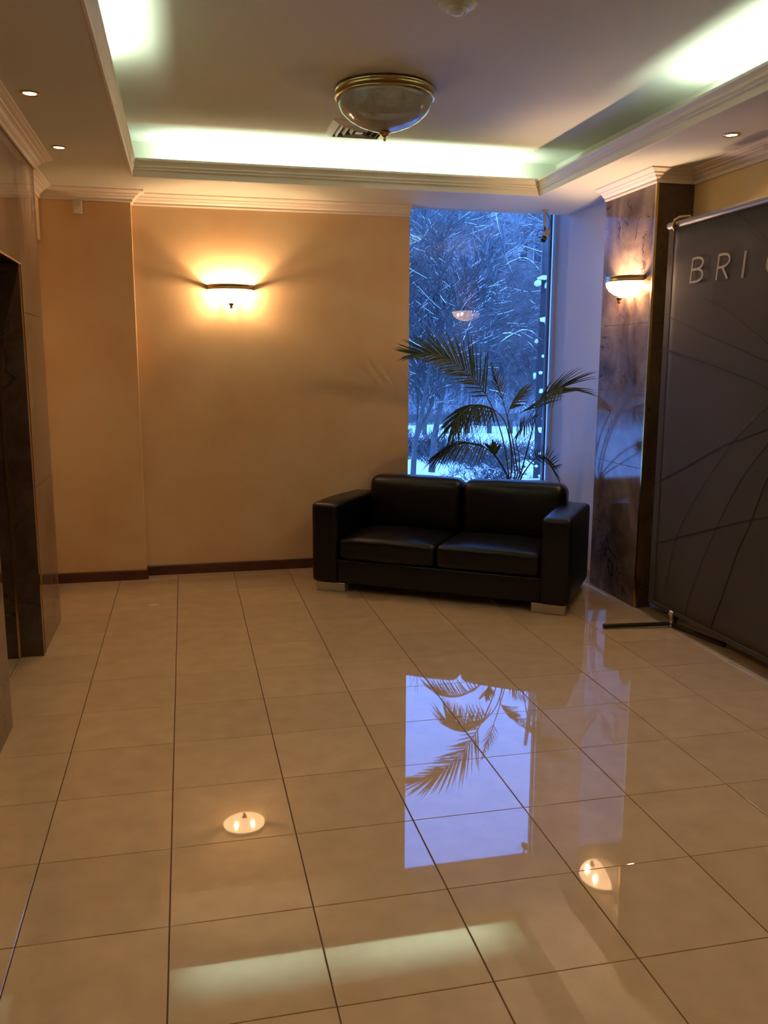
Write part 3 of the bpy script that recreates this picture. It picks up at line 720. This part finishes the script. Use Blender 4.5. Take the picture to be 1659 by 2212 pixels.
frond('F4', .30, 24, [((-.8, -.2, .5), (-.9, 0, -.5), .12, .24, .14), ((-.5, -.4, -.7), (-.7, 0, -.7), .12, .22, .12)], .0055, droop=.3)
frond('F5', .55, 13, [((.5, .1, .9), (.1, 0, 1), .14, .10, .03), ((-.6, .1, .6), (-.3, 0, 1), .12, .10, .03)], .004)
frond('F6', .52, 12, [((.7, .1, .8), (.6, .1, .6), .20, .22, .10), ((.9, 0, .2), (.8, 0, .3), .14, .16, .08)], .006)
frond('F7', .62, 7, [((-.5, 0, .9), (-.7, 0, .6), .07, .10, .08), ((.5, 0, .8), (.1, 0, 1), .10, .12, .08)], .009, droop=.05)
frond('F8', .35, 14, [((.6, -.1, -.4), (.5, -.1, -.8), .10, .16, .12), ((-.2, 0, .8), (.6, 0, .2), .08, .12, .10)], .004)
frond('F9', .50, 13, [((-.5, 0, -.6), (.3, 0, -.8), .08, .12, .08), ((-.2, 0, .9), (.6, 0, .8), .08, .12, .08)], .004)

# ------------------------------------------------------------------ outdoors
gv = []; gf = []; GN = 60
for i in range(GN + 1):
    for j in range(GN + 1):
        x = -60 + 160*j/GN; y = 7.4 + 150*(i/GN)**1.5
        h = -1.0 + max(0, y - 44)*.20 - max(0, y - 110)*.10 + .12*math.sin(x*.5 + y*.3) + .08*math.sin(y*.9 - x*.2)
        gv.append((x, y, h))
for i in range(GN):
    for j in range(GN):
        a = i*(GN+1)+j; gf.append((a, a+1, a+GN+2, a+GN+1))
g = link_mesh('ground', gv, gf, M['ground'], None, True); tag(g, kind='structure')
def gz(x, y): return -1.0 + max(0, y - 44)*.20 - max(0, y - 110)*.10 + .12*math.sin(x*.5 + y*.3) + .08*math.sin(y*.9 - x*.2)

def grow(rn, pts_segs, p, d, ln, rad, depth, maxd, spread, nb, up=.25, minr=.004):
    segs = 4; cur_ = p.copy(); dd = d.normalized(); chain = [(cur_.copy(), rad)]
    kids = []
    for i in range(segs):
        dd = (dd + Vector((rn.gauss(0, .10), rn.gauss(0, .10), rn.gauss(0, .06) + up*.08))).normalized()
        cur_ = cur_ + dd * ln/segs; r_ = max(minr, rad*(1 - .55*(i+1)/segs)); chain.append((cur_.copy(), r_))
        if depth < maxd and (i > 0 or depth > 0):
            for _ in range(nb): kids.append((cur_.copy(), dd.copy(), r_))
    pts_segs.append(chain)
    for kp, kd, kr in kids:
        ax = Vector((rn.gauss(0, 1), rn.gauss(0, 1), rn.gauss(0, .5))).normalized()
        nd = (kd + ax*spread).normalized()
        grow(rn, pts_segs, kp, nd, ln*rn.uniform(.42, .68), kr*.62, depth+1, maxd, spread, nb, up, minr)
def build_tree(name, label, loc, rn, height, rad, maxd=3, nb=2, spread=.75, snow=.4, barkm='bark', group=None, minr=.004, lean=(0, 0), cat='tree', up=.25):
    t = thing(name, label, cat, loc, 0, group)
    ch = []; grow(rn, ch, Vector((0, 0, 0)), Vector((lean[0], lean[1], 1)), height*.62, rad, 0, maxd, spread, nb, up, minr)
    tr = MB(); br = MB(); sn = MB()
    for i, c in enumerate(ch):
        (tr if i == 0 else br).tube([q[0] for q in c], [q[1] for q in c], 6 if i == 0 else 3, cap=False)
        v = c[-1][0] - c[0][0]
        if i and v.length > .12 and abs(v.normalized().z) < .70 and rn.random() < snow:
            q0 = rn.choice((0, 0, 1)); q1 = rn.choice((3, 4, 4)); seg_ = c[q0:q1+1]
            sn.tube([q[0] + Vector((0, 0, q[1]*.9)) for q in seg_], [q[1]*.7 + .001 for q in seg_], 4, cap=False)
    tr.build('trunk', M[barkm], t, smooth=True, fix=False); br.build('branches', M[barkm], t, smooth=True, fix=False)
    if sn.v: sn.build('snow_cover', M['snow'], t, smooth=True, fix=False)
    for c_ in t.children:
        if c_.name.startswith(('branches', 'snow_cover')): c_['kind'] = 'stuff'
    return t
def az(px_ratio, y): return px_ratio * y
rn = random.Random(21)
# near tree left with snowy twigs
build_tree('bare_tree', 'slender bare tree rising from the snow at the left side of the window', (3.55, 13.6, gz(3.5, 13.6)), random.Random(4), 4.3, .06, 4, 2, .70, .13, minr=.005, lean=(.05, .02))
build_tree('bare_tree', 'bare tree with snow-lined forked branches, left of the window centre', (5.3, 18.5, gz(5, 18.5)), random.Random(9), 5.2, .08, 4, 2, .8, .14, minr=.006, lean=(.18, 0))
build_tree('bare_shrub', 'low bare shrub with drooping twigs before the snowy clearing', (4.0, 11.6, gz(4, 11.6)), random.Random(2), 1.5, .022, 4, 2, .9, .25, minr=.0025, cat='shrub')
# thick snow-clumped trunk
bt = thing('stump_tree', 'thick dark tree trunk with snow clumps at the right side of the window', 'tree', (5.62, 13.1, gz(5.6, 13.1)))
tk = MB(); tk.tube([(0, 0, -.1), (.02, 0, 1.0), (.0, 0, 2.2), (.02, 0, 3.2), (.03, 0, 3.82)], [.19, .16, .155, .15, .15], 14); tk.build('trunk', mat('wet_dark_bark', (.022, .02, .022), .9, bump=(14, .8, .03)), bt, smooth=True)
rb = random.Random(8)
MB().tube([(-.05, 0, 3.7), (-.08, 0, 4.6), (-.04, .05, 5.2), (-.1, .1, 6)], [.06, .055, .05, .03], 8).tube([(.06, .02, 3.7), (.10, 0, 4.5), (.22, .05, 5.2), (.4, .1, 6)], [.045, .04, .035, .02], 8).build('upper_stems', M['bark'], bt, smooth=True)
brr = [([(-.1, 0, 2.67), (-.38, 0, 2.92), (-.6, -.05, 3.0), (-.82, -.1, 2.99)], .013), ([(-.1, 0, 3.70), (-.2, 0, 4.0), (-.45, 0, 4.15), (-.8, 0, 4.0)], .012), ([(-.1, 0, 3.4), (-.35, .1, 3.6), (-.7, .1, 4.2), (-.9, .2, 5.1)], .009), ([(-.1, 0, .9), (-.6, 0, 1.2), (-1.0, 0, 1.15)], .012), ([(-.1, 0, 1.6), (-.5, .1, 2.0), (-1.2, .1, 2.2)], .010), ([(-.1, -.1, 2.9), (-.5, -.2, 3.05), (-1.1, -.2, 2.7)], .010)]
bb = MB(); sb = MB()
for pts, r_ in brr:
    c = cr3(pts, 5); n = len(c); bb.tube(c, [r_*(1 - .7*i/n) for i in range(n)], 5)
    for i in range(2, n-3, 2):
        if rb.random() < .75: sb.tube([c[i] + Vector((0, 0, r_*.8)), c[i+1] + Vector((0, 0, r_*1.2)), c[i+2] + Vector((0, 0, r_*.8))], [r_*.3, r_*.7, r_*.3], 5)
    for i in range(3, n):
        for _ in range(2):
            d = Vector((rb.gauss(-.3, .6), rb.gauss(0, .6), rb.gauss(0, .5))); bb.tube([c[i], c[i] + d*.25, c[i] + d*.5 + Vector((0, 0, -.05))], [r_*.3, r_*.2, .002], 3, cap=False)
tag(bb.build('branches', M['bark'], bt, smooth=True, fix=False), kind='stuff')
tag(sb.build('snow_cover', M['snow'], bt, smooth=True, fix=False), kind='stuff')
def blob(c, s):
    bm = bmesh.new(); bmesh.ops.create_icosphere(bm, subdivisions=2, radius=1)
    for v in bm.verts:
        q = v.co.copy(); k = 1 + .30*math.sin(q.x*5 + c[0]*9)*math.cos(q.z*4 + c[2]*7) + .18*math.sin(q.y*7 + c[2]*3 + q.z*6)
        v.co = Vector((c[0] + q.x*s[0]*k, c[1] + q.y*s[1]*k, c[2] + q.z*s[2]*k))
    me = bpy.data.meshes.new('snow_clump'); bm.to_mesh(me); bm.free(); me.polygons.foreach_set('use_smooth', [True]*len(me.polygons)); me.materials.append(M['snow'])
    o = bpy.data.objects.new('snow_clump', me); COL.objects.link(o); o.parent = bt
fn = Vector((-.39, -.92, 0)); ft = Vector((.92, -.39, 0))
for off, z_, wd_, ht_ in ((-.07, 3.86, .10, .035), (.07, 3.86, .10, .035), (-.02, 3.76, .035, .09), (.02, 3.70, .02, .06), (-.17, 3.78, .045, .05), (.12, 3.80, .04, .05), (-.07, 3.22, .055, .04), (.08, 3.24, .06, .045), (.0, 3.17, .05, .025), (-.05, 2.66, .022, .022), (.09, 2.46, .035, .03), (-.08, 2.40, .03, .025), (.06, 2.26, .05, .05), (-.06, 2.12, .035, .035), (.04, 1.68, .07, .055), (.10, 1.58, .04, .05), (-.05, 1.50, .04, .05), (.13, 1.22, .03, .08), (-.05, 1.13, .022, .02), (-.10, .92, .028, .022), (-.04, .76, .024, .024), (-.07, .55, .02, .02), (-.16, 2.9, .03, .03), (-.165, 2.35, .03, .05), (-.16, 1.9, .02, .04)):
    dpt = math.sqrt(max(0, .165**2 - off**2)) if z_ < 3.6 else .10
    c = ft*off + fn*dpt; blob((c.x, c.y, z_), (wd_, .03 if z_ < 3.6 else .10, ht_))
# snow-covered bushes
for i, (x, y, s) in enumerate(((6.0, 14.6, .32), (6.35, 15.6, .28))):
    t = thing('snowy_bush', ('rounded bush capped with snow, right of the palm stems' if i == 0 else 'smaller snowy bush low beside the thick trunk'), 'bush', (x, y, gz(x, y)))
    tw = MB(); cap = MB(); r3 = random.Random(i)
    for k in range(140):
        a = r3.uniform(0, 6.28); e = r3.uniform(.2, 1.5); q = Vector((math.cos(a)*math.cos(e), math.sin(a)*math.cos(e), math.sin(e)))*s*r3.uniform(.8, 1.2) + Vector((0, 0, .25))
        tw.tube([(0, 0, 0), q*.5 + Vector((0, 0, .1)), q], [.01, .006, .003], 3, cap=False)
    for k in range(110):
        a = r3.uniform(0, 6.28); e = r3.uniform(.55, 1.5); q = Vector((math.cos(a)*math.cos(e), math.sin(a)*math.cos(e), math.sin(e)))*s + Vector((0, 0, .25)); r_ = r3.uniform(.03, .07)
        cap.tube([q - Vector((0, 0, r_*.5)), q, q + Vector((0, 0, r_*.5))], [r_*.5, r_, r_*.3], 5)
    tag(tw.build('twigs', M['bark'], t, fix=False), kind='stuff'); tag(cap.build('snow_cover', M['snow'], t, smooth=True, fix=False), kind='stuff')
# low wooden rail and bench in the second clearing
rl = thing('wooden_rail_fence', 'low dark wooden rail fence with posts standing in the snow beyond the clearing', 'fence', (8.6, 29.5, gz(8.6, 29.5)))
for k in range(8): MB().box(-2.9 + k*.8, -2.76 + k*.8, -.06, .06, -.1, .62).build('post', M['bark'], rl)
MB().box(-3.1, 3.0, -.08, -.03, .42, .70).build('rail', M['bark'], rl)

# brushy bank at the far side of the snow
th = MB(); r4 = random.Random(77)
for k in range(2600):
    s = r4.random(); x = 3.6 + 8.5*s + r4.gauss(0, .3); y = 26.5 - 9.5*s + r4.gauss(0, 1.0); z = gz(x, y)
    d = Vector((r4.gauss(0, .35), r4.gauss(0, .35), r4.uniform(.3, .75)))
    th.tube([(x, y, z - .02), Vector((x, y, z)) + d*.6 + Vector((r4.gauss(0, .05), 0, 0)), Vector((x, y, z)) + d], [.014, .010, .004], 3, cap=False)
tag(th.build('undergrowth', M['bark'], None, fix=False), 'dark low tangle of bare twigs edging the snowy clearing', 'undergrowth', kind='stuff')

# wood: three prototype trees and copies with shared meshes
protos = []
for i in range(4):
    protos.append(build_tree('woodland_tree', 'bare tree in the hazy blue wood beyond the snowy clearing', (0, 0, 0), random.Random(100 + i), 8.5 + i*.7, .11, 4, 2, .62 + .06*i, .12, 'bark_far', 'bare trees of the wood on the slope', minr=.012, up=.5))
r5 = random.Random(55); spots = []
for k in range(96):
    y = 33 + 60*(k/96)**1.15 + r5.uniform(-1, 1); rt = r5.uniform(.16, .56)
    spots.append((rt*y, y))
for k in range(34):
    y = 34 + 1.6*k + r5.uniform(-1, 1); spots.append((y*r5.uniform(-.62, .12), y))
spots += [(-8 + 5*k + r5.uniform(-2, 2), 40 + r5.uniform(-5, 12)) for k in range(3)] + [(32 + 5*k, 45 + r5.uniform(-6, 8)) for k in range(3)]
for k, (x, y) in enumerate(spots):
    p_ = protos[k % 4]
    t = p_ if k < 4 else copy_tree(p_)
    t.location = (x, y, gz(x, y) - .1); t.rotation_euler = (0, 0, r5.uniform(0, 6.28)); s = r5.uniform(.75, 1.1)
    if .33 < x/y < .47 and y < 75: s *= .5; t.scale = (s, s, s)

# brushwood of the slope
bw = MB(); bs = MB(); r6 = random.Random(31)
for k in range(15000):
    y = 32 + 52*r6.random()**1.3; x = y*(r6.uniform(.10, .62) if k < 9500 else r6.uniform(-.65, .12)); z = gz(x, y); hgt = r6.uniform(.7, 1)**2 * (1.2 + (y - 30)*.09)
    q = Vector((r6.gauss(0, .35), r6.gauss(0, .25), 1)); a = Vector((x, y, z - .05)); r_ = .010 + .0005*(y - 30)
    b_ = a + q*hgt*.5; c_ = a + Vector((q.x*1.7, q.y*1.5, 1))*hgt
    bw.tube([a, b_, c_], [r_*1.4, r_, r_*.5], 3, cap=False)
    if r6.random() < .10:
        o_ = Vector((0, -.01, r_)); (bs).tube([b_ + o_, b_.lerp(c_, .6) + o_], [r_*.9, r_*.6], 3, cap=False)
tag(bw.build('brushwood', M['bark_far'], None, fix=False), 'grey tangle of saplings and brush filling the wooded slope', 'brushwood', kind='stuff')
tag(bs.build('snow_flecks', M['snow'], None, smooth=True, fix=False), 'flecks of snow caught on the twigs of the wooded slope', 'snow', kind='stuff')

# building on the slope
bd = thing('wooden_house', 'pale two-storey timber house with rows of windows among the trees, upper right', 'building', (31.5, 78, 9.5), R(32))
MB().box(-9, 9, 0, 8, -4, 9.2).build('wall', mat('pale_timber', (.30, .28, .27), .8), bd)
MB().box(-9.6, 9.6, -.6, 8.6, 9.2, 9.7).build('cornice', mat('grey_timber', (.16, .15, .15), .8), bd)
rv = [(-9.8, -.9, 9.7), (9.8, -.9, 9.7), (9.8, 8.9, 9.7), (-9.8, 8.9, 9.7), (-9.8, 4, 12.2), (9.8, 4, 12.2)]
link_mesh('roof', rv, [(0, 1, 5, 4), (2, 3, 4, 5), (0, 4, 3), (1, 2, 5), (3, 2, 1, 0)], M['snow'], bd)
MB().box(-9.1, 9.1, -.15, 0, 4.3, 4.9).build('string_course', mat('pale_band', (.5, .5, .5), .8), bd)
wg = mat('dark_window_glass', (.05, .05, .06), .2); wf = mat('white_window_frame', (.6, .6, .6), .6)
for zz in (1.2, 5.6):
    for k in range(8):
        x0 = -8.2 + k*2.15
        f_ = MB().box(x0, x0 + 1.25, -.12, .02, zz, zz + 2.5).build('window_frame', wf, bd)
        for a in (0, 1):
            for b in (0, 1): MB().box(x0 + .1 + a*.56, x0 + .59 + a*.56, -.15, -.10, zz + .1 + b*1.2, zz + 1.2 + b*1.2).build('pane', wg, f_)
